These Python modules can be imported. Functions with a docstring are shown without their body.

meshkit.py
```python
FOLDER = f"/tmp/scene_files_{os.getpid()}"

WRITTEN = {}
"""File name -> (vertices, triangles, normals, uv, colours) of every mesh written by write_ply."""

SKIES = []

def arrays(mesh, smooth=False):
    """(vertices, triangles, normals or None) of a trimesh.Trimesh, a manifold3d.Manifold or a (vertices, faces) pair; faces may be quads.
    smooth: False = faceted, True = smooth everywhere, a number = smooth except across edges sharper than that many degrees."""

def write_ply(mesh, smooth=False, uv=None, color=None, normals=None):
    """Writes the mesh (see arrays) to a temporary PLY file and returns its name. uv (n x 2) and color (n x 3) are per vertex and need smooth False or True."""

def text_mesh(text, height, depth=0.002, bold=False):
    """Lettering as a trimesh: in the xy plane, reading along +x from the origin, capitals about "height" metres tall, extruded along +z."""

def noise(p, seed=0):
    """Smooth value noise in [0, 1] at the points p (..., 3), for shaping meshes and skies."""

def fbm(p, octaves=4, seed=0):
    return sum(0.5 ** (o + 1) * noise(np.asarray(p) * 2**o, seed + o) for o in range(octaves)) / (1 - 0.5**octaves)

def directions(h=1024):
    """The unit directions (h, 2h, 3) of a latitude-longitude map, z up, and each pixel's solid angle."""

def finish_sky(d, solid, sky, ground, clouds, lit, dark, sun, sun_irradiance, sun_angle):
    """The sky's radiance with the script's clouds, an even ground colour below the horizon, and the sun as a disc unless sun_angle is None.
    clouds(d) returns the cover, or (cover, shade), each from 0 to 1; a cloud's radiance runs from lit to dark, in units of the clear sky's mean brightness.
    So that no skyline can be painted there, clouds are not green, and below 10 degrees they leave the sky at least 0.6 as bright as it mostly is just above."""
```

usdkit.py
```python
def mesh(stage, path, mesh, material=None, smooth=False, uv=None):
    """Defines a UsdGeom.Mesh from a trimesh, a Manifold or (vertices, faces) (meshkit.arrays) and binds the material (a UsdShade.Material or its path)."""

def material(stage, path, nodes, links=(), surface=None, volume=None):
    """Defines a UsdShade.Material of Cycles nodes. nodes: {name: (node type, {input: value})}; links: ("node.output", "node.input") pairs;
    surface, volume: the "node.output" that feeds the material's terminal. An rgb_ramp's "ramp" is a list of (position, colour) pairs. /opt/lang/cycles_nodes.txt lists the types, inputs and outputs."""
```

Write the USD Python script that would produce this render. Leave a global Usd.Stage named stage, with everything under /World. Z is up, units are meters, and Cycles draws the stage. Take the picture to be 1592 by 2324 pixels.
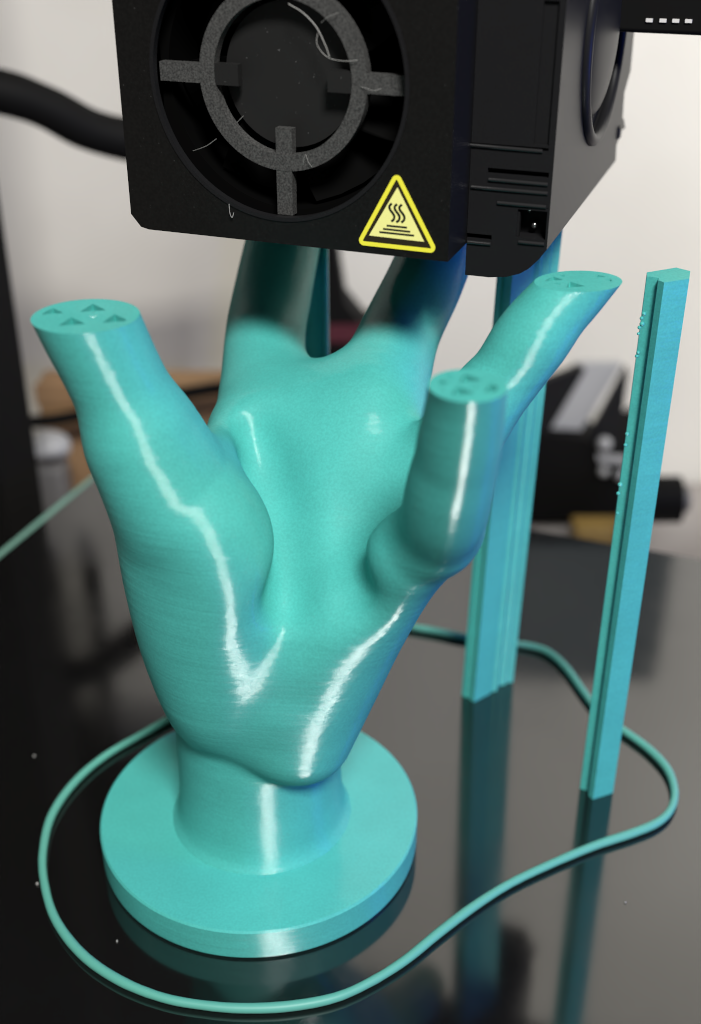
import math, random
import numpy as np, trimesh, manifold3d, shapely
from shapely import affinity
from shapely.geometry import Polygon, Point, LineString
from pxr import Usd, UsdGeom, UsdLux, UsdShade, Gf, Sdf
import usdkit, meshkit

stage = Usd.Stage.CreateInMemory()
UsdGeom.SetStageUpAxis(stage, UsdGeom.Tokens.z)
UsdGeom.SetStageMetersPerUnit(stage, 1.0)
UsdGeom.Xform.Define(stage, '/World')
UsdGeom.Scope.Define(stage, '/World/Looks')
MM = 0.001
rnd = random.Random(7)
RNG = np.random.default_rng(7)

# ---------------------------------------------------------------- camera (all lengths below in mm)
CAM_H, PITCH, FPX, CX, CY = 162.0, math.radians(29.0), 2700.0, 796.0, 1162.0
cam = UsdGeom.Camera.Define(stage, '/World/camera')
cam.AddTranslateOp().Set(Gf.Vec3d(0, 0, CAM_H * MM))
cam.AddRotateXOp().Set(90 - math.degrees(PITCH))
cam.CreateFocalLengthAttr(50.0)
cam.CreateHorizontalApertureAttr(50.0 * 1592 / FPX)
cam.CreateVerticalApertureAttr(50.0 * 2324 / FPX)
cam.CreateFStopAttr(15.0)
cam.CreateFocusDistanceAttr(0.186)
cam.CreateClippingRangeAttr(Gf.Vec2f(0.01, 50.0))
cam.CreateExposureAttr(0.0)

cP, sP = math.cos(PITCH), math.sin(PITCH)
def ray(px, py):
    a, b = (px - CX) / FPX, (py - CY) / FPX
    return np.array([a, cP - b * sP, -sP - b * cP])
def at_y(px, py, Y):            # point of that viewing ray at distance Y
    d = ray(px, py); t = Y / d[1]
    return np.array([0, 0, CAM_H]) + t * d
def at_z(px, py, z):
    d = ray(px, py); t = (z - CAM_H) / d[2]
    return np.array([0, 0, CAM_H]) + t * d
def at_plane(px, py, o, n):
    d = ray(px, py); c = np.array([0, 0, CAM_H])
    t = np.dot(np.asarray(o) - c, n) / np.dot(d, n)
    return c + t * d

# ---------------------------------------------------------------- light
def rect_light(name, pos, target, w, h, intensity, color):
    l = UsdLux.RectLight.Define(stage, '/World/' + name)
    l.CreateWidthAttr(w); l.CreateHeightAttr(h); l.CreateIntensityAttr(intensity); l.CreateColorAttr(Gf.Vec3f(*color))
    m = Gf.Matrix4d().SetLookAt(Gf.Vec3d(*pos), Gf.Vec3d(*target), Gf.Vec3d(0, 0, 1)).GetInverse()
    l.AddTransformOp().Set(m)
    return l
HC = np.array([-0.005, 0.165, 0.06])
def polar(az, el, dist): # az degrees to the right of straight behind the camera
    a, e = math.radians(az), math.radians(el)
    return HC + dist * np.array([math.sin(a) * math.cos(e), -math.cos(a) * math.cos(e), math.sin(e)])
rect_light('ceiling_lamp', polar(13, 50, 0.95), HC, 0.21, 0.17, 114.0, (1.0, 0.985, 0.95))
rect_light('added_wall_light', (0.44, 0.245, 0.25), (0.41, 0.60, 0.25), 0.36, 0.22, 9.0, (0.97, 0.99, 1.0))  # added light out of view, brightens the back wall only
rect_light('screen_light', (0.24, 0.11, 0.085), (0.015, 0.165, 0.085), 0.07, 0.05, 21.0, (0.02, 0.12, 1.0))
dome = UsdLux.DomeLight.Define(stage, '/World/room_air')
dome_m = usdkit.material(stage, '/World/Looks/room_glow', {'b': ('background_shader', {'color': (1.0, 0.95, 0.9), 'strength': 0.06})}, [], surface='b.background')
UsdShade.MaterialBindingAPI.Apply(dome.GetPrim()).Bind(dome_m)

# ---------------------------------------------------------------- materials
def mat(name, nodes, links=(), surface='p.BSDF'):
    return usdkit.material(stage, '/World/Looks/' + name, nodes, links, surface=surface)
def plain(name, c, rough=0.5, **kw):
    return mat(name, {'p': ('principled_bsdf', {'base_color': c, 'roughness': rough, **kw})})
def speckled(name, c0, c1, scale, rough=0.5, bump=0.0, lo=0.4, hi=0.6, detail=4.0, extra=(), **kw):
    n = {'g': ('geometry', {}), 'n': ('noise_texture', {'scale': scale, 'detail': detail}), 'r': ('rgb_ramp', {'ramp': [(lo, c0), (hi, c1), *extra]}),
         'p': ('principled_bsdf', {'roughness': rough, **kw})}
    l = [('g.position', 'n.vector'), ('n.fac', 'r.fac'), ('r.color', 'p.base_color')]
    if bump:
        n['b'] = ('bump', {'strength': bump, 'distance': 0.0003}); l += [('n.fac', 'b.height'), ('b.normal', 'p.normal')]
    return mat(name, n, l)

def layered(name, color, rough, amp, jag, lines=0.07):
    """Printed plastic: each layer is a rounded bead, so the normal swings up and down with height."""
    nodes = {
        'g': ('geometry', {}),
        'wn': ('white_noise_texture', {'dimensions': '3D'}),
        'fine': ('vector_math', {'math_type': 'scale', 'scale': 1.0e5}),
        'am': ('map_range', {'from_min': 0.0, 'from_max': 1.0, 'to_min': -0.06 * amp, 'to_max': amp}),
        'up': ('combine_xyz', {'x': 0.0, 'y': 0.0}),
        # keep only the part of "up" that lies in the surface
        'dot': ('vector_math', {'math_type': 'dot_product', 'vector2': (0, 0, 1)}),
        'nn': ('math', {'math_type': 'multiply', 'value2': -1.0}),
        'amn': ('math', {'math_type': 'multiply'}),
        'sc': ('vector_math', {'math_type': 'scale'}),
        'a1': ('vector_math', {'math_type': 'add'}),
        'a2': ('vector_math', {'math_type': 'add'}),
        'map': ('mapping', {'scale': (140, 140, 2200)}),
        'no': ('noise_texture', {'scale': 1.0, 'detail': 2.0}),
        'cen': ('vector_math', {'math_type': 'subtract', 'vector2': (0.5, 0.5, 0.5)}),
        'flat': ('vector_math', {'math_type': 'multiply', 'vector2': (jag, jag, 0.0)}),
        'a3': ('vector_math', {'math_type': 'add'}),
        'nrm': ('vector_math', {'math_type': 'normalize'}),
        'big': ('noise_texture', {'scale': 90.0, 'detail': 3.0}),
        'cr': ('rgb_ramp', {'ramp': [(0.3, tuple(c * 0.94 for c in color)), (0.7, tuple(min(1, c * 1.05) for c in color))]}),
        'lw': ('layer_weight', {'blend': 0.5}),
        'cw': ('map_range', {'from_min': 0.25, 'from_max': 0.8, 'to_min': 1.0, 'to_max': 0.04, 'clamp': True}),
        'lmap': ('mapping', {'scale': (60, 60, 2600)}),
        'ln': ('noise_texture', {'scale': 1.0, 'detail': 2.0}),
        'lr': ('map_range', {'from_min': 0.2, 'from_max': 0.8, 'to_min': -lines, 'to_max': lines}),
        'lup': ('combine_xyz', {'x': 0.0, 'y': 0.0}),
        'ladd': ('vector_math', {'math_type': 'add'}),
        'lnrm': ('vector_math', {'math_type': 'normalize'}),
        'grain': ('noise_texture', {'scale': 2600.0, 'detail': 1.0}),
        'gr': ('rgb_ramp', {'ramp': [(0.3, (0.93,) * 3), (0.7, (1.06,) * 3)]}),
        'mul': ('mix', {'mix_type': 'multiply', 'fac': 1.0}),
        'p': ('principled_bsdf', {'roughness': 0.6, 'specular_ior_level': 0.2, 'coat_roughness': rough, 'coat_ior': 1.57}),
    }
    links = [('g.position', 'fine.vector1'), ('fine.vector', 'wn.vector'), ('wn.value', 'am.value'), ('am.result', 'up.z'),
             ('g.normal', 'dot.vector1'), ('dot.value', 'nn.value1'), ('nn.value', 'amn.value1'), ('am.result', 'amn.value2'),
             ('g.normal', 'sc.vector1'), ('amn.value', 'sc.scale'), ('up.vector', 'a1.vector1'), ('sc.vector', 'a1.vector2'),
             ('g.normal', 'a2.vector1'), ('a1.vector', 'a2.vector2'),
             ('g.position', 'map.vector'), ('map.vector', 'no.vector'), ('no.color', 'cen.vector1'), ('cen.vector', 'flat.vector1'),
             ('a2.vector', 'a3.vector1'), ('flat.vector', 'a3.vector2'), ('a3.vector', 'nrm.vector1'), ('nrm.vector', 'p.coat_normal'),
             ('g.position', 'big.vector'), ('big.fac', 'cr.fac'), ('cr.color', 'mul.color1'),
             ('g.position', 'grain.vector'), ('grain.fac', 'gr.fac'), ('gr.color', 'mul.color2'), ('mul.color', 'p.base_color'),
             ('lw.facing', 'cw.value'), ('cw.result', 'p.coat_weight'),
             ('g.position', 'lmap.vector'), ('lmap.vector', 'ln.vector'), ('ln.fac', 'lr.value'), ('lr.result', 'lup.z'), ('g.normal', 'ladd.vector1'), ('lup.vector', 'ladd.vector2'),
             ('ladd.vector', 'lnrm.vector1'), ('lnrm.vector', 'p.normal')]
    return mat(name, nodes, links)

TEAL = (0.072, 0.45, 0.41)
M = {}
M['pla'] = layered('teal_plastic', TEAL, 0.17, 2.1, 0.15)
M['pla_cut'] = speckled('teal_plastic_top', (0.045, 0.44, 0.38), (0.075, 0.58, 0.52), 4000, 0.45)
M['filament'] = plain('teal_filament', (0.10, 0.38, 0.31), 0.5)
M['glass'] = mat('black_glass', {'g': ('geometry', {}), 'n': ('noise_texture', {'scale': 28.0, 'detail': 4.0}),
                'r': ('rgb_ramp', {'ramp': [(0.3, (0.05,) * 3), (0.75, (0.16,) * 3)]}),
                'p': ('principled_bsdf', {'base_color': (0.005, 0.0048, 0.0048), 'ior': 2.1})},
               [('g.position', 'n.vector'), ('n.fac', 'r.fac'), ('r.color', 'p.roughness')])
M['edge'] = plain('glass_edge', (0.18, 0.36, 0.29), 0.4)
M['black'] = speckled('black_painted_metal', (0.004, 0.0038, 0.0036), (0.0062, 0.0059, 0.0056), 2200, 0.45, 0.0, extra=[(0.725, (0.0062, 0.0059, 0.0056)), (0.76, (0.06, 0.06, 0.06))], specular_ior_level=0.3)
M['blackpl'] = speckled('black_plastic', (0.010, 0.010, 0.011), (0.0125, 0.0125, 0.0135), 6000, 0.42, 0.0, specular_ior_level=0.15)
M['gloss'] = plain('glossy_black_plastic', (0.02, 0.02, 0.021), 0.22)
M['dark'] = plain('dark_fan_plastic', (0.0016, 0.0016, 0.0016), 0.7, specular_ior_level=0.05)
M['hub'] = speckled('fan_hub_plastic', (0.010, 0.010, 0.010), (0.10, 0.10, 0.10), 1800, 0.5, 0.0, 0.69, 0.74)
M['dusty'] = speckled('dusty_black_plastic', (0.022, 0.022, 0.022), (0.080, 0.080, 0.078), 3800, 0.6, 0.05, 0.36, 0.66, 8.0)
M['wisp'] = plain('plastic_wisp', (0.30, 0.295, 0.285), 0.4)
M['yellow'] = plain('label_yellow', (0.92, 0.86, 0.06), 0.45)
M['paleyellow'] = plain('label_pale_yellow', (0.95, 0.92, 0.33), 0.45)
M['labelblack'] = plain('label_black', (0.022, 0.016, 0.006), 0.45)
M['ink'] = plain('label_ink', (0.02, 0.02, 0.01), 0.5)
M['wall'] = speckled('wall_paint', (0.62, 0.59, 0.53), (0.69, 0.66, 0.60), 6, 0.9)
M['table'] = speckled('table_top', (0.28, 0.25, 0.23), (0.36, 0.33, 0.31), 20, 0.6)
M['wood'] = speckled('cardboard', (0.26, 0.15, 0.07), (0.31, 0.185, 0.09), 25, 0.7)
M['white'] = plain('glint_white', (0.7, 0.68, 0.66), 0.5)
M['grey'] = plain('grey_plastic', (0.17, 0.165, 0.16), 0.5)
M['midgrey'] = plain('light_grey_plastic', (0.36, 0.36, 0.36), 0.4)
M['mustard'] = plain('mustard_plastic', (0.30, 0.19, 0.05), 0.5)
M['maroon'] = plain('maroon_plastic', (0.07, 0.012, 0.02), 0.5)
M['frame'] = plain('black_frame', (0.0032, 0.0030, 0.0028), 0.7, specular_ior_level=0.15)
M['picture'] = plain('dark_panel', (0.012, 0.03, 0.036), 0.5)
M['bead'] = plain('rim_light_teal', (0.42, 0.52, 0.50), 0.4)
M['brass'] = plain('brass', (0.6, 0.42, 0.16), 0.3, metallic=1.0)
M['steel'] = plain('bright_metal', (0.75, 0.75, 0.75), 0.25, metallic=1.0)

# ---------------------------------------------------------------- scene helpers
USED = {}
def numbered(parent, name):
    k = USED.get((parent, name), -1) + 1
    USED[(parent, name)] = k
    return name if k == 0 else f'{name}_{k:03d}'
def tag(prim, label=None, cat=None, group=None, kind=None):
    for k, v in (('label', label), ('category', cat), ('group', group), ('kind', kind)):
        if v: prim.SetCustomDataByKey(k, v)
ORIGIN = {'/World': np.zeros(3)}
def thing(name, label, cat, loc=(0, 0, 0), rotz=0.0, group=None):
    n = numbered('/World', name)
    x = UsdGeom.Xform.Define(stage, '/World/' + n)
    x.AddTranslateOp().Set(Gf.Vec3d(*(np.asarray(loc, float) * MM)))
    if rotz: x.AddRotateZOp().Set(rotz)
    tag(x.GetPrim(), label, cat, group)
    return '/World/' + n
def part(parent, name, mesh, material, smooth=30, label=None, kind=None):
    """mesh in mm in the parent's frame; returns the path"""
    v, f, _ = meshkit.arrays(mesh, False)
    path = f'{parent}/{numbered(parent, name)}'
    m = trimesh.Trimesh(np.asarray(v) * MM, f, process=False)
    p = usdkit.mesh(stage, path, m, M[material], smooth=smooth)
    tag(p.GetPrim(), label, kind=kind)
    return path
def solo(name, mesh, material, label, cat, smooth=30, kind=None):
    path = part('/World', name, mesh, material, smooth)
    tag(stage.GetPrimAtPath(path), label, cat, kind=kind)
    return path

def to_manifold(m):
    m = m.copy(); m.merge_vertices()
    return manifold3d.Manifold(manifold3d.Mesh(np.asarray(m.vertices, np.float32), np.asarray(m.faces, np.uint32)))
def from_manifold(m):
    k = m.to_mesh()
    return trimesh.Trimesh(np.array(k.vert_properties[:, :3]), np.array(k.tri_verts), process=False)
def rbox(lo, hi, r=0.5, seg=8):
    """box with rounded edges"""
    lo, hi = np.asarray(lo, float), np.asarray(hi, float)
    r = min(r, *(0.49 * (hi - lo)))
    s = manifold3d.Manifold.sphere(r, seg)
    return from_manifold(manifold3d.Manifold.batch_hull([s.translate([x, y, z]) for x in (lo[0] + r, hi[0] - r) for y in (lo[1] + r, hi[1] - r) for z in (lo[2] + r, hi[2] - r)]))
def plate(poly, y0, y1):
    """shapely polygon in (x, z) extruded from y0 back to y1"""
    geoms = poly.geoms if hasattr(poly, 'geoms') else [poly]
    out = []
    for g in geoms:
        if g.area < 1e-4: continue
        m = trimesh.creation.extrude_polygon(g, y1 - y0)
        v = np.array(m.vertices)
        out.append(trimesh.Trimesh(np.c_[v[:, 0], y1 - v[:, 2], v[:, 1]], m.faces, process=False))
    return trimesh.util.concatenate(out)
def catmull(pts, n=12):
    p = np.asarray(pts, float); p = np.vstack([2 * p[0] - p[1], p, 2 * p[-1] - p[-2]])
    out = []
    for i in range(1, len(p) - 2):
        for t in np.linspace(0, 1, n, endpoint=False):
            a, b, c, d = p[i - 1:i + 3]
            out.append(0.5 * (2 * b + (c - a) * t + (2 * a - 5 * b + 4 * c - d) * t * t + (3 * b - a - 3 * c + d) * t ** 3))
    out.append(p[-2])
    return np.array(out)
def tube(pts, radius, sides=10):
    p = np.asarray(pts, float); n = len(p); r = np.broadcast_to(radius, (n,))
    t = np.gradient(p, axis=0); t /= np.linalg.norm(t, axis=1, keepdims=True) + 1e-12
    ref = np.array([0, 0, 1.0]); a = np.cross(t, ref)
    bad = np.linalg.norm(a, axis=1) < 0.05
    a[bad] = np.cross(t[bad], [1.0, 0, 0]); a /= np.linalg.norm(a, axis=1, keepdims=True); b = np.cross(t, a)
    ang = np.arange(sides) * 2 * math.pi / sides
    v = (p[:, None] + r[:, None, None] * (np.cos(ang)[None, :, None] * a[:, None] + np.sin(ang)[None, :, None] * b[:, None])).reshape(-1, 3)
    f = []
    for i in range(n - 1):
        for j in range(sides):
            k = (j + 1) % sides
            f += [[i * sides + j, (i + 1) * sides + k, i * sides + k], [i * sides + j, (i + 1) * sides + j, (i + 1) * sides + k]]
    v = np.vstack([v, p[0], p[-1]]); c0, c1 = len(v) - 2, len(v) - 1
    for j in range(sides):
        k = (j + 1) % sides
        f += [[c0, j, k], [c1, (n - 1) * sides + k, (n - 1) * sides + j]]
    m = trimesh.Trimesh(v, f, process=False)
    trimesh.repair.fix_normals(m)
    return m

# ---------------------------------------------------------------- the setting
YAW = 20.3
cY, sY = math.cos(math.radians(YAW)), math.sin(math.radians(YAW))
XA, YA = np.array([cY, -sY, 0]), np.array([sY, cY, 0])     # the printer's own axes
TABLE_Z, WALL_Y = -100.0, 505.0
solo('back_wall', trimesh.creation.box(bounds=[[-1500, WALL_Y, TABLE_Z - 600], [1500, WALL_Y + 60, 1400]]), 'wall', 'pale wall behind the machine', 'wall', False, 'structure')
solo('table_top', trimesh.creation.box(bounds=[[-900, -150, TABLE_Z - 30], [1100, WALL_Y - 4, TABLE_Z]]), 'table', 'table behind and under the machine', 'table', False, 'structure')

# print bed: black glass plate, its far left corner lies behind the hand
BC = at_z(263, 1035, 0.0)
bed = thing('print_bed', 'glossy black glass print bed mirroring the hand and posts', 'print bed', BC, -YAW)
def chamfer_box(lo, hi, c):
    b = []
    for dz, ins in ((lo[2], 0), (hi[2] - c, 0), (hi[2], c)):
        b += [(x, y, dz) for x in (lo[0] + ins, hi[0] - ins) for y in (lo[1] + ins, hi[1] - ins)]
    return from_manifold(manifold3d.Manifold.hull_points(np.array(b, float)))
part(bed, 'glass_plate', chamfer_box((1.6, -360, -4), (300, 0, 0), 0.4), 'glass', False)
part(bed, 'glass_edge', trimesh.creation.box(bounds=[[0, -360, -4], [1.6, 0, -0.1]]), 'edge', False, 'pale green edge of the glass plate')
part(bed, 'heated_plate', rbox((-3, -364, -8), (303, 3, -4.05), 0.6), 'frame')

# ---------------------------------------------------------------- the printed hand
def P(px, py, Y): return at_y(px, py, Y)
CUT = 107.0
def build_hand():
    h = 0.55
    lo, hi = np.array([-56.0, 118.0, 0.5]), np.array([52.0, 240.0, CUT + 3])
    ax = [np.arange(lo[i], hi[i], h, dtype=np.float32) for i in range(3)]
    X, Y, Z = ax[0][:, None, None], ax[1][None, :, None], ax[2][None, None, :]
    def put(out, a, b, ra, rb, k):
        """blends one tapered limb into the field, touching only the cells near it"""
        a, b = np.asarray(a, np.float32), np.asarray(b, np.float32); d = b - a
        r = max(ra, rb) + 9
        i0 = [int(np.clip((min(a[i], b[i]) - r - lo[i]) / h, 0, len(ax[i]) - 1)) for i in range(3)]
        i1 = [int(np.clip((max(a[i], b[i]) + r - lo[i]) / h + 2, 1, len(ax[i]))) for i in range(3)]
        w = tuple(slice(p, q) for p, q in zip(i0, i1))
        x, y, z = ax[0][w[0], None, None] - a[0], ax[1][None, w[1], None] - a[1], ax[2][None, None, w[2]] - a[2]
        t = np.clip((x * d[0] + y * d[1] + z * d[2]) / np.float32(np.dot(d, d)), 0, 1)
        s = np.sqrt((x - t * d[0]) ** 2 + (y - t * d[1]) ** 2 + (z - t * d[2]) ** 2) - (ra + t * (rb - ra)).astype(np.float32)
        out[w] = smin(out[w], s, k) if k else np.minimum(out[w], s)
    def empty(): return np.full((len(ax[0]), len(ax[1]), len(ax[2])), 12.0, np.float32)
    def cone(a, b, ra, rb):
        out = empty(); put(out, a, b, ra, rb, 0); return out
    def chain(pts, k=2.0):
        out = empty()
        for (a, ra), (b, rb) in zip(pts[:-1], pts[1:]): put(out, a, b, ra, rb, k)
        return out
    def smin(a, b, k):
        g = np.maximum(np.float32(k) - np.abs(a - b), 0) / np.float32(k)
        return np.minimum(a, b) - g * g * np.float32(k * 0.25)
    def smax(a, b, k): return -smin(-a, -b, k)
    def spine(pts):
        """smooth limb: a curve through the given points with its own thickness at each"""
        q = catmull(np.array([[*p, r] for p, r in pts]), 8)
        return chain([(p[:3], p[3]) for p in q], 0)
    # palm slab
    palm = chain([((-17, 165.5, 36), 12.2), ((-13, 171, 58), 13.2), ((-8, 185, 75), 10.5)], 4)
    palm = smin(palm, cone((-14, 165, 36), (-2, 180, 72), 10.5, 9.0), 8)
    # ball of the thumb and the thumb (left)
    thumb = spine([(P(505, 1560, 161), 10.0), (P(474, 1452, 160), 11.0), (P(440, 1310, 159), 10.9), (P(385, 1125, 157), 9.2), (P(285, 905, 155), 7.0), (P(203, 735, 154.3), 6.95), (P(160, 640, 154), 7.0)])
    mound = spine([(P(330, 1010, 154.5), 7.3), (P(412, 1135, 153.8), 8.2), (P(475, 1195, 153.2), 8.8), (P(510, 1285, 153.2), 9.0), (P(512, 1400, 154.2), 9.0), (P(520, 1560, 157), 9.0)])
    # heel below the little finger (right)
    heel = spine([(P(680, 1655, 157), 9.3), (P(742, 1520, 156.5), 9.3), (P(805, 1400, 154.5), 8.7), (P(890, 1290, 150.5), 7.3), (P(965, 1228, 146.5), 6.0), (P(1010, 1180, 146.5), 5.6)])
    index = spine([(P(600, 1130, 177), 7.8), (P(600, 930, 187), 7.6), (P(602, 767, 204), 7.25), (P(619, 665, 213), 7.2), (P(645, 540, 222), 7.0), (P(660, 470, 228), 6.8)])
    middle = spine([(P(770, 1130, 178), 8.0), (P(853, 915, 182), 8.0), (P(907, 760, 195), 7.0), (P(962, 645, 203), 6.8), (P(1005, 540, 211), 6.6), (P(1030, 470, 218), 6.4)])
    ring = spine([(P(998, 1215, 143.5), 5.3), (P(1010, 1165, 140), 5.85), (P(1022, 1105, 137.2), 5.75), (P(1036, 1045, 135), 5.4), (P(1044, 1000, 133.5), 5.3), (P(1053, 945, 131.8), 4.95), (P(1062, 882, 130.2), 4.72), (P(1064, 820, 128.5), 4.6)])
    pinky = spine([(P(960, 1130, 166), 7.0), (P(1090, 925, 166.5), 6.0), (P(1150, 850, 167), 5.5), (P(1205, 772, 167.5), 5.75), (P(1255, 708, 168.3), 5.3), (P(1302, 658, 169), 5.0), (P(1376, 568, 170), 4.8)])
    body = smin(palm, smin(thumb, mound, 5), 5)
    body = smin(body, heel, 6)
    fingers = smin(index, middle, 4.5)
    body = smin(body, fingers, 9)
    body = smin(body, cone(P(470, 1060, 163), P(550, 985, 178), 4.0, 5.0), 6)      # web beside the thumb
    body = smin(body, cone(P(698, 885, 192), P(742, 882, 189), 2.6, 2.6), 3)
    body = smin(body, pinky, 3.5)
    # the flat of the palm, and the crease beside the thumb
    p1, p2, p3 = P(650, 1460, 149.0), P(600, 960, 178.0), P(860, 1000, 167.5)
    nv = np.cross(p2 - p1, p3 - p1); nv /= np.linalg.norm(nv)
    if nv[1] > 0: nv = -nv
    dpl = ((X - p1[0]) * nv[0] + (Y - p1[1]) * nv[1] + (Z - p1[2]) * nv[2]).astype(np.float32)
    reach = chain([(P(650, 1540, 156), 6.5), (P(665, 1400, 159), 9.5), (P(735, 1200, 167), 14.0), (P(760, 1050, 176), 13.5)], 4)
    body = smin(body, smax(smax(dpl, -9 - dpl, 2), reach, 6), 9)
    # soft hollow of the palm and the long crease beside the thumb
    def groove(pts): return spine([(at_plane(x, y, p1 + nv * o, nv), r) for x, y, o, r in pts])
    body = smax(body, -groove([(790, 1330, 4.4, 2.6), (785, 1245, 3.4, 3.0), (815, 1170, 3.2, 3.0), (865, 1095, 3.7, 2.7), (915, 1030, 4.2, 2.3)]), 8)
    body = smax(body, -groove([(572, 985, 5.3, 1.8), (604, 1060, 4.2, 2.1), (627, 1160, 4.0, 2.2), (640, 1260, 4.3, 1.8), (640, 1350, 5.0, 1.4)]), 7)
    body = smin(body, ring, 3.2)
    # wrist, standing on the disc
    rr = np.sqrt((X + 16.4) ** 2 + (Y - 166.6) ** 2)
    prof = 14.6 + 0.8 * np.clip((20 - Z) / 14, 0, 1) ** 2 + 1.2 * np.exp(-np.maximum(Z - 6.6, 0) / 1.2)
    neck = smax((rr - prof) * 0.95, np.maximum(Z - 36, 4 - Z), 1.0)
    body = smin(body, neck, 1.0)
    return surface_net(body, lo, h)
def surface_net(F, lo, h):
    for k in range(3):
        for e in (0, -1):
            F[(slice(None),) * k + (e,)] = 1.0
    nx, ny, nz = F.shape
    S = F < 0
    c = S[:-1, :-1, :-1].astype(np.int8)
    corners = [(i, j, k) for i in (0, 1) for j in (0, 1) for k in (0, 1)]
    sub = lambda A, o: A[o[0]:nx - 1 + o[0], o[1]:ny - 1 + o[1], o[2]:nz - 1 + o[2]]
    cnt = sum(sub(S, o).astype(np.int8) for o in corners)
    act = (cnt > 0) & (cnt < 8)
    idx = np.argwhere(act)
    vid = np.full(act.shape, -1, np.int64); vid[act] = np.arange(len(idx))
    val = {o: F[idx[:, 0] + o[0], idx[:, 1] + o[1], idx[:, 2] + o[2]] for o in corners}
    acc, n = np.zeros((len(idx), 3)), np.zeros(len(idx))
    for a in corners:
        for ax in range(3):
            if a[ax] == 1: continue
            b = tuple(1 if i == ax else a[i] for i in range(3))
            va, vb = val[a], val[b]; cr = (va < 0) != (vb < 0)
            t = np.where(cr, va / np.where(cr, va - vb, 1), 0)
            p = np.tile(np.array(a, float), (len(idx), 1)); p[:, ax] = t
            acc[cr] += p[cr]; n[cr] += 1
    V = lo + h * (idx + acc / n[:, None])
    faces = []
    for ax in range(3):
        u, w = [(1, 2), (2, 0), (0, 1)][ax]
        sl0, sl1 = [slice(None)] * 3, [slice(None)] * 3
        sl0[ax], sl1[ax] = slice(0, -1), slice(1, None)
        e = np.argwhere(S[tuple(sl0)] != S[tuple(sl1)])
        ok = (e[:, u] > 0) & (e[:, w] > 0) & (e[:, u] < F.shape[u] - 1) & (e[:, w] < F.shape[w] - 1)
        e = e[ok]
        def q(du, dw):
            k = e.copy(); k[:, u] += du; k[:, w] += dw
            return vid[k[:, 0], k[:, 1], k[:, 2]]
        quad = np.c_[q(-1, -1), q(0, -1), q(0, 0), q(-1, 0)]
        inside = S[e[:, 0], e[:, 1], e[:, 2]]
        quad[~inside] = quad[~inside][:, ::-1]
        faces.append(quad)
    Q = np.vstack(faces)
    return trimesh.Trimesh(V, np.vstack([Q[:, [0, 1, 2]], Q[:, [0, 2, 3]]]), process=False)

hand_mesh = build_hand()
mh = to_manifold(hand_mesh)
if mh.is_empty() or mh.status() != manifold3d.Error.NoError: print('HAND NOT MANIFOLD', mh.status())
mh = mh.trim_by_plane([0, 0, 1], 4.0).trim_by_plane([0, 0, -1], -CUT)
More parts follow.
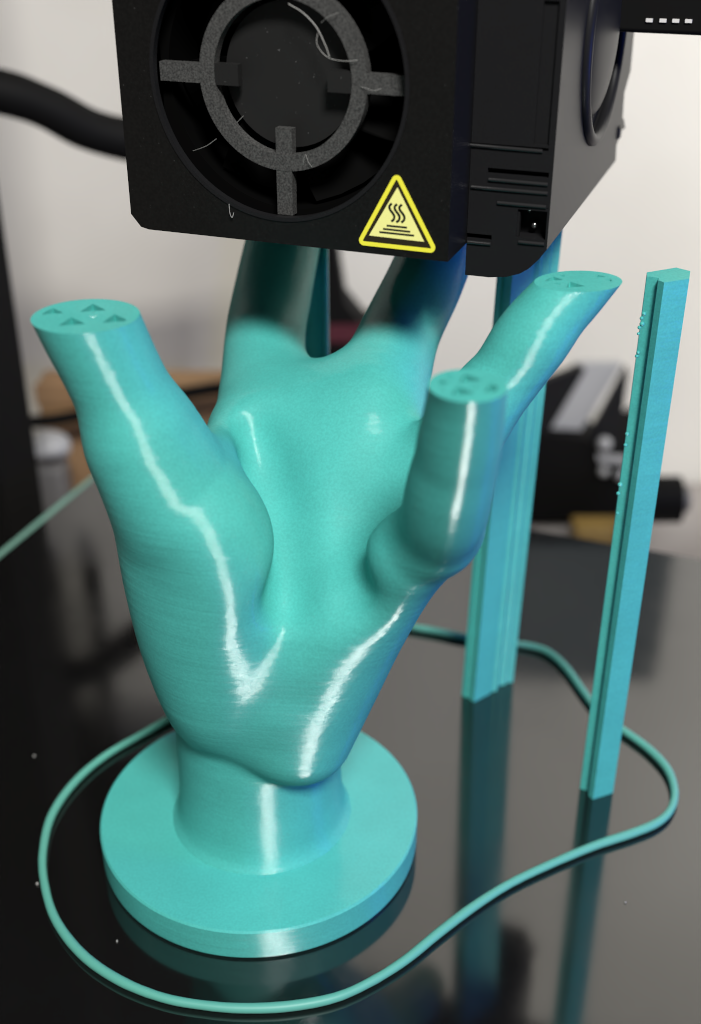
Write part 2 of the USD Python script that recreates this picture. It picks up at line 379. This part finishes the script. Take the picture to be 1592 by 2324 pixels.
# triangular infill cells left open in the unfinished finger tops
sec = mh.slice(CUT - 0.05).to_polygons()
for ring_ in sec:
    pg = Polygon(ring_)
    if pg.area < 20: continue
    slant = pg.centroid.x > 25
    inner = pg.buffer(-(1.5 if slant else 1.15))
    pitch, wide = (5.0, 1.9) if pg.area > 110 else (3.5, 1.1)
    lines_ = []
    c = pg.centroid
    for ang in (12, 72, 132):
        d = np.array([math.cos(math.radians(ang)), math.sin(math.radians(ang))]); n_ = np.array([-d[1], d[0]])
        for k in range(-6, 7):
            o = np.array([c.x, c.y]) + n_ * (k + (0.5 if ang == 72 else 0.15)) * pitch
            lines_.append(LineString([o - 30 * d, o + 30 * d]).buffer(wide / 2))
    cells = inner.difference(shapely.unary_union(lines_))
    for g in (cells.geoms if hasattr(cells, 'geoms') else [cells]):
        if g.area < 0.45 or rnd.random() < 0.15: continue
        dp = 1.0 if slant else 2.2
        mh = mh - to_manifold(trimesh.creation.extrude_polygon(shapely.geometry.polygon.orient(g.simplify(0.05)), dp + 1).apply_translation([0, 0, CUT - dp]))
hand = thing('printed_hand', 'unfinished teal printed hand with open fingers standing on a round base', 'sculpture', (-16.9, 166.9, 0))
O = np.array([-16.9, 166.9, 0])
hm = from_manifold(mh); hm.vertices = hm.vertices - O
part(hand, 'hand', hm, 'pla', 40)
prof = [(0, 0), (28.6, 0), (29.2, 0.5), (29.3, 1.0), (29.3, 6.2), (29.0, 6.55), (28.6, 6.6), (0, 6.6)]
part(hand, 'base', trimesh.creation.revolve(np.array(prof), sections=160), 'pla', 35)

# ---------------------------------------------------------------- support posts
def post(name, poly_xy, z1, lean, label):
    """upright extrusion of a plan outline, leaning slightly; poly in mm around its foot"""
    c = np.mean(poly_xy, axis=0)
    pl = Polygon(poly_xy - c)
    if not pl.is_valid: pl = pl.buffer(0)
    m = trimesh.creation.extrude_polygon(pl, 1.0)
    m = m.subdivide_to_size(40) if False else m
    v = np.array(m.vertices); v[:, 2] *= z1
    v[:, 0] += lean[0] * v[:, 2]; v[:, 1] += lean[1] * v[:, 2]
    t = thing(name, label, 'support post', (c[0], c[1], 0))
    part(t, 'wall', trimesh.Trimesh(v, m.faces, process=False), 'pla', 20)
    return t, c
def foot(*pp): return np.array([at_z(x, y, 0)[:2] for x, y in pp])
post('support_post', foot((1048, 1578), (1058, 1584), (1061, 1582), (1076, 1594), (1112, 1575), (1117, 1570), (1128, 1569), (1133, 1556), (1147, 1555), (1150, 1550), (1165, 1549), (1166, 1530), (1145, 1500), (1060, 1520)), CUT, (0.022, 0.0),
     'grooved teal support post right behind the hand, rising past its outermost finger')
tp, tc = post('support_post', foot((1317, 1790), (1338, 1797), (1336, 1806), (1346, 1815), (1392, 1800), (1396, 1770), (1372, 1756), (1318, 1775)), 104.5, (0.006, 0.0),
     'free-standing teal support post at the far right with a rough left edge')
sw = foot((770, 1500))[0]

# thin folded support sheet between the two middle fingers
c0 = at_z(731, 1480, 0.0)
SX0, SX1, SY = at_y(680, 700, 226)[0], at_y(742, 700, 226)[0], 226.0
sheet = thing('support_sheet', 'thin teal support sheet seen in the gap between the two middle fingers', 'support sheet', ((SX0 + SX1) / 2, SY, 0))
sw2 = (SX1 - SX0) / 2
arc = [(sw2 * math.sin(t), 1.6 * (1 - math.cos(t * 1.0)) * -2.0) for t in np.linspace(-math.pi / 2, math.pi / 2, 13)]
m = trimesh.creation.extrude_polygon(LineString(arc).buffer(0.45, 4), CUT)
part(sheet, 'wall', m, 'pla', 30)
zz = np.linspace(20, CUT, 20)
for sg in (-1, 1):
    bow = 0.5 * np.cos((zz - 85) / 12.0) if sg < 0 else 0 * zz
    part(sheet, 'rim_light_bead', tube(np.c_[sg * sw2 - bow, np.full(20, 3.4), zz], 0.38, 8), 'bead', 60)  # pale colour paints the rim light along the sheet edges
rough = [trimesh.creation.icosphere(1, r).apply_translation(at_y(x, y, 176) - np.array([tc[0], tc[1], 0])) for x, y, r in ((1462, 712, .35), (1457, 722, .3), (1458, 735, .4), (1452, 743, .3), (1450, 757, .25), (1449, 800, .3), (1446, 808, .3), (1424, 985, .35), (1420, 1010, .3), (1408, 1100, .4), (1404, 1120, .35), (1402, 1165, .3))]
part(tp, 'rough_edge', trimesh.util.concatenate(rough), 'pla', True, 'small blobs of plastic along the edge')

# ---------------------------------------------------------------- filament strand
fp = [(640, 1560), (470, 1588), (400, 1622), (330, 1662), (240, 1715), (170, 1775), (118, 1850), (98, 1930), (100, 2000), (125, 2085), (185, 2165), (270, 2225), (370, 2265), (470, 2283), (560, 2289), (660, 2284), (760, 2265),
      (840, 2230), (920, 2180), (1000, 2115), (1080, 2055), (1160, 2005), (1250, 1962), (1350, 1920), (1440, 1890), (1495, 1866), (1524, 1836), (1532, 1795), (1515, 1745), (1470, 1697), (1405, 1650), (1360, 1615),
      (1325, 1570), (1285, 1515), (1245, 1480), (1200, 1465), (1140, 1458), (1060, 1446), (990, 1432), (925, 1420), (850, 1400), (800, 1395)]
fpts = np.array([at_z(x, y, 1.0) for x, y in fp])
fpts = catmull(fpts, 6)
fc = fpts.mean(axis=0); fc[2] = 0
fil = thing('filament_strand', 'thin loop of teal filament lying around the hand on the black bed', 'filament', fc)
part(fil, 'strand', tube(fpts - fc, 0.80 + 0.05 * np.sin(np.arange(len(fpts)) * 0.23) + RNG.normal(0, 0.012, len(fpts)), 12), 'filament', 60)

for x, y, r, lb in ((78, 1717, 0.3, 'pale plastic crumb at far left outside the filament loop, highest of the crumbs'), (85, 2008, 0.36, 'pale plastic crumb touching the left outer side of the filament loop'), (266, 2138, 0.25, 'pale plastic crumb on the bed between the round base and the filament loop'),
                (1420, 2050, 0.22, 'pale plastic crumb on the bed at right below the filament loop')):
    p = at_z(x, y, 0.0); ic_ = trimesh.creation.icosphere(1, r); ic_.vertices = np.array(ic_.vertices) * RNG.uniform(0.6, 1.3, 3) + [0, 0, r * 0.6]
    n_ = numbered('/World', 'plastic_crumb'); X_ = UsdGeom.Xform.Define(stage, '/World/' + n_); X_.AddTranslateOp().Set(Gf.Vec3d(*(p * MM)))
    tag(X_.GetPrim(), lb, 'crumb', 'crumbs on the bed'); part('/World/' + n_, 'crumb', ic_, 'wisp', True)

# ---------------------------------------------------------------- print head
PO = at_z(1017, 594, 110.0)
head = thing('printer_carriage', 'black print head with round fan grille and yellow hot surface label', 'print head', PO, -YAW)
def loc(p): d = np.asarray(p) - PO; return np.array([np.dot(d, XA), np.dot(d, YA), d[2]])
def face(px, py, y=0.0):        # (x, z) on the plane parallel to the front face at depth y
    l = loc(at_plane(px, py, PO + y * YA, YA)); return (l[0], l[2])
def side(px, py, x=0.0):        # (y, z) on the plane parallel to the side at x
    l = loc(at_plane(px, py, PO + x * XA, XA)); return (l[1], l[2])
TOP = 58.0
bl = face(300, 512); W = -bl[0]
cl, cr_, cb = face(343, 120), face(926, 150), face(648, 497)
FR = (cr_[0] - cl[0]) / 2; FCX = (cl[0] + cr_[0]) / 2; FCZ = cb[1] + FR
print('face width', W, 'fan radius', FR, 'centre', FCX, FCZ)
pl = Polygon([(-W, TOP), (-W, 2.2), (-W + 1.6, 0.3), (-W + 3, 0), (0, 0), (0, TOP)])
hole = Point(FCX, FCZ).buffer(FR, 64)
part(head, 'front_cover', plate(pl.difference(hole), 0, 1.2), 'black', 30)
part(head, 'cover_side', trimesh.creation.box(bounds=[[-W, 1.202, 2.5], [-W + 1.2, 42, TOP]]), 'black', False)
part(head, 'cover_side', trimesh.creation.box(bounds=[[-1.2, 1.202, 0], [0, 30, TOP]]), 'black', False)
part(head, 'added_light_baffle', trimesh.creation.box(bounds=[[-W + 3, 1.202, 0.1], [-1.202, 17, 1.2]]), 'black', False)  # plate added under the open cover to keep light off the fingers
part(head, 'cover_top', trimesh.creation.box(bounds=[[-W + 1.202, 1.202, TOP - 1.2], [-1.202, 42, TOP]]), 'black', False)
part(head, 'cover_rim', plate(Point(FCX, FCZ).buffer(FR + 0.35, 64).difference(Point(FCX, FCZ).buffer(FR - 0.25, 64)), -0.18, 1.0), 'blackpl', 30)
# guard: ring and four arms, a little behind the cover
G0, G1 = 2.2, 4.0
ring_o = (face(836, 150, G0)[0] - face(452, 130, G0)[0]) / 2
arms = [(-FR + 0.02, -ring_o + 0.4, 'h'), (ring_o - 0.4, FR - 0.02, 'h'), (-FR, -ring_o + 0.4, 'v'), (ring_o - 0.4, FR, 'v')]
rw = 2.35
part(head, 'guard_ring', plate(Point(FCX, FCZ).buffer(ring_o, 48).difference(Point(FCX, FCZ).buffer(ring_o - rw, 48)), G0, G1), 'dusty', 30)
HUBR = 11.2
for a, b, k in ((-FR, -ring_o + 0.2, 'h'), (ring_o - 0.2, FR, 'h'), (-FR, -ring_o + 0.2, 'v'), (ring_o - 0.2, FR, 'v')):
    q = shapely.box(FCX + a, FCZ - 1.35, FCX + b, FCZ + 1.35) if k == 'h' else shapely.box(FCX - 1.25, FCZ + a, FCX + 1.25, FCZ + b)
    part(head, 'guard_arm', plate(q, G0 + 0.05, G1 - 0.1), 'dusty', False)
for a, b, k in ((-ring_o + rw - 0.2, -7, 'h'), (7, ring_o - rw + 0.2, 'h'), (-ring_o + rw - 0.2, -7, 'v')):
    q = shapely.box(FCX + a, FCZ - 1.5, FCX + b, FCZ + 1.5) if k == 'h' else shapely.box(FCX - 1.3, FCZ + a, FCX + 1.3, FCZ + b)
    part(head, 'guard_spoke', plate(q, G0 + 0.25, G1 - 0.1), 'dusty' if k == 'v' else 'hub', False)
# fan
hub = trimesh.creation.cylinder(HUBR - 1.0, 8, sections=64); hub.apply_transform(trimesh.transformations.rotation_matrix(math.pi / 2, [1, 0, 0])); hub.apply_translation([FCX, 9.2, FCZ])
part(head, 'fan_hub', hub, 'hub', 30)
frame = shapely.box(FCX - 20.5, FCZ - 20.5, FCX + 20.5, FCZ + 20.5).difference(Point(FCX, FCZ).buffer(19.2, 64))
part(head, 'fan_frame', plate(frame, 4.2, 14), 'dark', 30)
for k in range(7):
    a0 = 2 * math.pi * k / 7 + 0.25
    V, F_ = [], []
    for i, r in enumerate(np.linspace(HUBR - 1.8, 18.6, 6)):
        for j, t in enumerate(np.linspace(0, 1, 5)):
            a = a0 + t * 0.75 + 0.02 * (r - 10)
            for s in (0, 1):
                V.append((FCX + r * math.cos(a), 6.0 + 6.5 * t + 0.9 * s, FCZ + r * math.sin(a)))
    V = np.array(V)
    part(head, 'fan_blade', trimesh.Trimesh(*(lambda h: (h.vertices, h.faces))(trimesh.Trimesh(V).convex_hull), process=False), 'dark', 30)
part(head, 'heat_sink', trimesh.creation.box(bounds=[[-W + 6, 16, 4], [-6, 34, TOP - 4]]), 'dark', False)
part(head, 'carriage_plate', trimesh.creation.box(bounds=[[-W, 42.2, -1.0], [-0.5, 45, TOP]]), 'dark', False)
# hot end below
hb = rbox((FCX - 10, 18, -1.5), (FCX + 10, 32, 3.5), 0.6)
part(head, 'heater_block', hb, 'dark', 30)
nz = trimesh.creation.revolve(np.array([(0, 0), (0.4, 0), (2.6, 2.2), (2.8, 2.4), (2.8, 4), (0, 4)]), sections=24); nz.apply_translation([FCX, 25, CUT - PO[2] + 0.15]); part(head, 'nozzle', nz, 'brass', 30)

# warning label
def ftri(pts, y): return Polygon([face(x, y_) for x, y_ in pts])
S = 1592 / 1652
def lab(x, y): return ((820 + x / 6.633) * S, (380 + y / 6.633) * S)    # from the enlarged view of the label
outer = ftri([lab(765, 170), lab(160, 1275), lab(1385, 1410)], 0)
outer = outer.buffer(-0.55).buffer(0.75, 16)
mid = outer.buffer(-0.62)
inn = ftri([lab(778, 400), lab(335, 1150), lab(1195, 1250)], 0)
lbl = part(head, 'warning_label', plate(mid, -0.10, -0.004), 'labelblack', False, 'black and yellow triangular hot surface warning label')
part(lbl, 'label_border', plate(outer.difference(mid), -0.14, -0.004), 'yellow', False)
part(lbl, 'label_triangle', plate(inn, -0.15, -0.102), 'paleyellow', False)
for pts in ([(690, 650), (655, 690), (665, 745), (705, 800), (730, 850), (720, 900), (685, 930)], [(772, 660), (738, 700), (745, 750), (785, 805), (812, 855), (802, 910), (762, 942)], [(848, 667), (812, 705), (820, 755), (862, 810), (888, 860), (880, 912), (840, 945)]):
    w = np.array([face(*lab(*p)) for p in pts]); w = catmull(np.c_[w, np.zeros(len(w))], 5)[:, :2]
    part(lbl, 'heat_wave', plate(LineString(w).buffer(0.17, cap_style=2), -0.19, -0.152), 'ink', False)
for a, b in (((612, 995), (928, 1027)), ((555, 1045), (980, 1092)), ((497, 1095), (1040, 1152))):
    part(lbl, 'hot_plate_line', plate(LineString([face(*lab(*a)), face(*lab(*b))]).buffer(0.13, cap_style=2), -0.19, -0.152), 'ink', False)

# blower on the right of the cover
BY = 10.0
BXW = face(1247, 500, BY)[0]
print('blower width', BXW)
sp = [side(x, y, BXW) for x, y in ((1252, 566), (1300, 510), (1405, 392), (1403, 372), (1398, 368), (1400, 330), (1410, 296), (1420, 290), (1417, 270), (1414, 268), (1418, 210), (1432, 160), (1447, 0))]
sp = [(BY, -7.0), (sp[0][0] * 0.5 + BY * 0.5, -7.0)] + sp + [(sp[-1][0], TOP - 3), (BY, TOP - 3)]
print('side profile', [tuple(round(c, 1) for c in s) for s in sp])
side_poly = Polygon(sp).buffer(0)
ms = trimesh.creation.extrude_polygon(side_poly, BXW + 6)
v = np.array(ms.vertices); ms = trimesh.Trimesh(np.c_[v[:, 2] - 6, v[:, 0], v[:, 1]], ms.faces, process=False); 
if ms.volume < 0: ms.invert()
fpz = [face(x, y, BY) for x, y in ((1062, 624), (1110, 629), (1150, 628), (1180, 621), (1200, 610), (1224, 588), (1247, 560))]
fpoly = Polygon([(-1.0 + 1.05, fpz[0][1])] + fpz[1:] + [(BXW, TOP), (0.05, TOP)])
mf = plate(fpoly, BY - 1, 90)
if mf.volume < 0: mf.invert()
bm = to_manifold(ms) ^ to_manifold(mf)
def fbox(x0, y0, x1, y1, d0, d1):   # cutter on the blower's front face between two pixels
    a, b = face(x0, y0, BY), face(x1, y1, BY)
    return manifold3d.Manifold.cube([abs(b[0] - a[0]), d1 - d0, abs(b[1] - a[1])]).translate([min(a[0], b[0]), BY + d0, min(a[1], b[1])])
for c in ((1108, 380, 1246, 404, -1, 2.0), (1128, 462, 1246, 474, -1, 3.0), (1176, 474, 1238, 545, -1, 3.5), (1060, 528, 1116, 545, -1, 2.5), (1070, 330, 1246, 336, -1, 0.5), (1236, 0, 1246, 330, -1, 0.5)):
    bm = bm - fbox(*c)
# intake opening in the side
ic = side(1374, 70, BXW); IR = ic[1] - side(1374, 325, BXW)[1]
IR = min(IR, 17.0)
cyl = manifold3d.Manifold.cylinder(3.0, IR - 1.0, IR - 1.0, 64).rotate([0, 90, 0]).translate([BXW - 2.0, ic[0], ic[1]])
bm = bm - cyl
print('intake', ic, IR)
part(head, 'blower_housing', from_manifold(bm), 'blackpl', 25)
fd = manifold3d.Manifold.cylinder(9.0, IR - 0.4, IR - 0.4, 64).rotate([0, 90, 0]).translate([BXW - 10.0, ic[0], ic[1]])
part(head, 'blower_fan', from_manifold(fd), 'blackpl', 30)
tor = trimesh.creation.torus(IR - 0.2, 1.1, 64, 16); tor.apply_transform(trimesh.transformations.rotation_matrix(math.pi / 2, [0, 1, 0])); tor.apply_translation([BXW + 0.1, ic[0], ic[1]])
part(head, 'intake_rim', tor, 'blackpl', 40)
dm = trimesh.creation.icosphere(3, 1.0); dm.apply_scale([2.6, IR * 0.78, IR * 0.78]); dm.apply_translation([BXW - 0.9, ic[0], ic[1]])
part(head, 'intake_hub', dm, 'blackpl', 60)
lp = fbox(1120, 476, 1176, 545, 0.25, 1.2)
part(head, 'latch_tab', from_manifold(lp), 'blackpl', 25)
for x0, x1, y in ((1110, 1244, 407), (1068, 1232, 329), (1070, 1244, 424), (1130, 1240, 460), (1062, 1114, 549), (1178, 1236, 549)):
    a, b = face(x0, y, BY - 0.1), face(x1, y + (x1 - x0) * 0.085, BY - 0.1)
    part(head, 'ledge', tube(np.array([[a[0], BY - 0.05, a[1]], [(a[0] + b[0]) / 2, BY - 0.08, (a[1] + b[1]) / 2], [b[0], BY - 0.05, b[1]]]), 0.28, 8), 'gloss', 60)
for y0, y1 in ((300, 292),):
    a = side(1404, y0, BXW)
    part(head, 'clip', rbox((BXW - 3.2, a[0] - 1.2, a[1] - 1.2), (BXW + 0.5, a[0] + 1.2, a[1] + 1.2), 0.4), 'blackpl', 30)
for x, y in ((1194, 482), (1205, 520)):
    q = face(x, y, BY); sph = trimesh.creation.icosphere(2, 0.55); sph.apply_translation([q[0], BY + 2.6, q[1]])
    part(head, 'blower_screw', sph, 'steel', 40)
# stray plastic wisps stuck to the grille
def wisp(pts, r, y):
    q = np.array([(*face(px, py, y),) for px, py in pts]); q = np.c_[q[:, 0], np.full(len(q), y), q[:, 1]]
    q[1:-1, 1] -= 0.3
    part(head, 'plastic_wisp', tube(catmull(q, 6), r * 0.55, 6), 'wisp', 60)
for pts, r, y in (([(655, 8), (690, 28), (720, 60), (740, 100), (748, 128)], 0.16, 1.8), ([(722, 70), (722, 100), (745, 128), (780, 137), (812, 136)], 0.09, 1.8), ([(728, 52), (748, 36), (768, 28)], 0.05, 1.6),
                  ([(538, 278), (553, 262)], 0.07, 1.8), ([(438, 342), (470, 330), (492, 314)], 0.06, 0.4), ([(688, 374), (695, 350), (702, 366), (708, 378)], 0.07, 2.0),
                  ([(398, 330), (430, 380), (470, 430), (500, 448)], 0.07, 0.6), ([(520, 462), (524, 482), (529, 492), (531, 482)], 0.10, -0.2), ([(820, 196), (850, 204), (866, 200)], 0.06, 2.0)):
    wisp(pts, r, y)

# ---------------------------------------------------------------- gantry, upright and cable of the machine
GY = 52.0
gz = loc(at_plane(1520, 78, PO + GY * YA, YA))[2]
gantry = thing('gantry_beam', 'black horizontal gantry beam with a row of pale dashes at the top right', 'beam', PO + np.array([0, 0, gz]) + GY * YA, -YAW)
part(gantry, 'beam', rbox((-45, 0, 0), (150, 20, 24), 0.8), 'frame')
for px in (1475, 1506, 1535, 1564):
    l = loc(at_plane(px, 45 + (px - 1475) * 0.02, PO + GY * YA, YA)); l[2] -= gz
    part(gantry, 'glint_dash', trimesh.creation.box(bounds=[[l[0] - 0.55, -0.3, l[2] - 0.28], [l[0] + 0.55, 0.2, l[2] + 0.28]]), 'white', False)  # white dashes painted in for the glints along the beam
ub = at_y(72, 1130, 330)
up = thing('frame_upright', 'tall black frame upright at the left edge of the picture', 'upright', (ub[0], ub[1], TABLE_Z), -YAW)
part(up, 'post', rbox((-46, -10, 0), (-3, 10, 560), 1.0), 'frame')
part(up, 'foot', rbox((-50, -14, 0), (2, 14, 12), 1.0), 'frame')
cp = catmull([at_y(-260, 170, 350), at_y(-120, 185, 352), at_y(20, 212, 355), at_y(110, 245, 358), at_y(200, 292, 362), at_y(300, 318, 366), at_y(420, 330, 372), at_y(560, 320, 378)], 8)
cc = cp.mean(axis=0)
cab = thing('cable_sleeve', 'thick black cable sleeve crossing in front of the wall at upper left', 'cable', cc)
part(cab, 'sleeve', tube(cp - cc, 6.2 + 0.12 * np.sin(np.arange(len(cp)) * 0.5), 14), 'frame', 60)

# ---------------------------------------------------------------- things on the table behind
def tbl(px, py): return at_z(px, py, TABLE_Z)
b0 = at_y(80, 872, 450); b1 = at_y(560, 872, 450)
box = thing('cardboard_box', 'brown cardboard box on the table at left behind the thumb', 'box', ((b0[0] + b1[0]) / 2, 470, TABLE_Z))
hw = (b1[0] - b0[0]) / 2
part(box, 'carton', rbox((-hw, -20, 0), (hw, -4, b0[2] - TABLE_Z), 1.0), 'wood')
part(box, 'flap', rbox((-hw - 0.6, -21.2, (b0[2] - TABLE_Z) - 9), (hw + 0.6, -20.2, (b0[2] - TABLE_Z) + 0.6), 0.4), 'wood')
wp = catmull([at_y(60, 958, 435), at_y(130, 952, 435), at_y(240, 930, 435), at_y(360, 905, 435), at_y(460, 886, 435), at_y(560, 872, 435)], 6); wc = wp.mean(axis=0)
cab2 = thing('power_cable', 'black cable running in front of the brown box at left', 'cable', wc)
part(cab2, 'cord', tube(wp - wc, 2.7, 10), 'frame', 60)
g = at_y(112, 1062, 418)
gb = thing('grey_canister', 'small grey canister with a crumpled white top beside the left upright', 'canister', (g[0], g[1], TABLE_Z))
part(gb, 'body', rbox((-7, -7, 0), (6.5, 7, at_y(112, 1050, 418)[2] - TABLE_Z), 1.5), 'grey')
ws = trimesh.creation.icosphere(3, 1.0); nn = RNG.normal(size=(12, 3)); vv = np.array(ws.vertices)
vv *= (1 + 0.12 * np.sin(vv @ nn.T * 2.2).mean(axis=1) * 4)[:, None]
ws.vertices = vv * [9, 8, 5.5]; ws.apply_translation([0.5, 0, at_y(112, 1012, 418)[2] - TABLE_Z])
part(gb, 'cap', ws, 'midgrey', 40)
# dark tool stand right of the hand
def onback(px, py, Y): p = at_y(px, py, Y); return (p[0], p[2])
TY = 455.0
tb = at_y(1330, 1130, TY)
ts = thing('tool_stand', 'black tool stand with a slanted grey plate on the table behind the posts', 'tool stand', (tb[0], TY, TABLE_Z))
def tpoly(pts, y0, y1, Y=TY):
    q = Polygon([(lambda a: (a[0] - tb[0], a[1] - TABLE_Z))(onback(x, y, Y)) for x, y in pts]).buffer(0)
    return plate(q, y0, y1)
part(ts, 'body', tpoly([(1150, 1180), (1150, 990), (1230, 985), (1330, 995), (1390, 1040), (1432, 1010), (1470, 985), (1470, 1180)], 0, 30), 'frame', False)
part(ts, 'slant_plate', tpoly([(1240, 985), (1325, 990), (1400, 870), (1420, 838), (1315, 838)], 6, 10), 'midgrey', False)
part(ts, 'bracket', tpoly([(1335, 1040), (1345, 985), (1425, 838), (1428, 850), (1402, 1050)], 1, 5.5), 'blackpl', False)
part(ts, 'bracket', tpoly([(1180, 1000), (1230, 870), (1318, 836), (1330, 842), (1246, 985)], 1, 5.5), 'blackpl', False)
part(ts, 'rod', tpoly([(1355, 1028), (1450, 1036), (1448, 1050), (1356, 1040)], -3, -0.5), 'midgrey', False)
for x, y, r in ((1407, 1071, 2.4), (1370, 1000, 3.0), (1368, 1062, 2.2)):
    a = onback(x, y, TY); s = trimesh.creation.icosphere(2, r); s.apply_translation([a[0] - tb[0], -3, a[1] - TABLE_Z]); part(ts, 'knob', s, 'midgrey', 40)
yb = tbl(1342, 1262)
ym = thing('mustard_block', 'small mustard yellow block lying behind the bed edge', 'block', yb)
part(ym, 'block', rbox((-9, -7, 0), (14, 7, 16), 1.0), 'mustard')
bb = at_y(1500, 1180, 400)
bc = thing('black_roller', 'small black round knob at the right behind the tall post', 'knob', bb)
kn = trimesh.creation.cylinder(9, 16, sections=40); kn.apply_transform(trimesh.transformations.rotation_matrix(math.pi / 2, [0, 1, 0])); kn.apply_translation([-2, 0, 9])
part(bc, 'wheel', kn, 'frame', 40)
kh = trimesh.creation.cylinder(5, 3, sections=32); kh.apply_transform(trimesh.transformations.rotation_matrix(math.pi / 2, [0, 1, 0])); kh.apply_translation([7.6, 0, 9])
part(bc, 'hub', kh, 'grey', 40)
dk = at_y(780, 830, 470)
dt = thing('black_pouch', 'black tapered pouch with a maroon band seen between the middle fingers', 'pouch', (dk[0], 470, TABLE_Z))
def dpoly(pts, y0, y1):
    return plate(Polygon([(lambda a: (a[0] - dk[0], a[1] - TABLE_Z))(onback(x, y, 470)) for x, y in pts]), y0, y1)
part(dt, 'body', dpoly([(560, 1100), (650, 420), (765, 560), (785, 690), (830, 745), (900, 745), (1000, 1100)], 0, 22), 'frame', False)
part(dt, 'band', dpoly([(690, 735), (840, 735), (845, 775), (690, 775)], -1, -0.2), 'maroon', False)
# shelf and dark panel added out of view on the wall, darkening bed reflections
def mirror_pt(px, py, Y):       # where the mirror ray of a pixel of the bed reaches distance Y
    b = at_z(px, py, 0.0); d = ray(px, py); t = (Y - b[1]) / d[1]
    return np.array([b[0] + t * d[0], Y, -t * d[2]])
a, b = mirror_pt(1175, 1215, WALL_Y - 8), mirror_pt(1485, 1535, WALL_Y - 8)
pic = thing('added_panel', 'dark blue-green panel added unseen on the wall to darken the bed reflection at right', 'picture', ((a[0] + b[0]) / 2, WALL_Y - 10, a[2]))
hw = (b[0] - a[0]) / 2
part(pic, 'panel', rbox((-hw, -4, 0), (hw, 8, b[2] - a[2]), 3), 'picture', 30)
sa = mirror_pt(-60, 1230, WALL_Y - 30); sb = mirror_pt(250, 1790, WALL_Y - 30)
boards = thing('added_boards', 'dark wall shelf with upright slats, added unseen to darken the bed reflection at left', 'boards', (sb[0], WALL_Y - 6, sa[2]))
zt = sb[2] - sa[2]
part(boards, 'board', rbox((-620, -50, zt), (mirror_pt(640, 2200, WALL_Y)[0] - sb[0], 2, zt + 520), 2), 'frame')
for x0, x1 in ((12, 46), (104, 136), (203, 229)):
    u0, u1 = mirror_pt(x0, 1350, WALL_Y - 10)[0], mirror_pt(x1, 1350, WALL_Y - 10)[0]
    part(boards, 'slat', rbox((u0 - sb[0], -12, 25), (u1 - sb[0], 2, zt - 0.1), 1), 'frame')
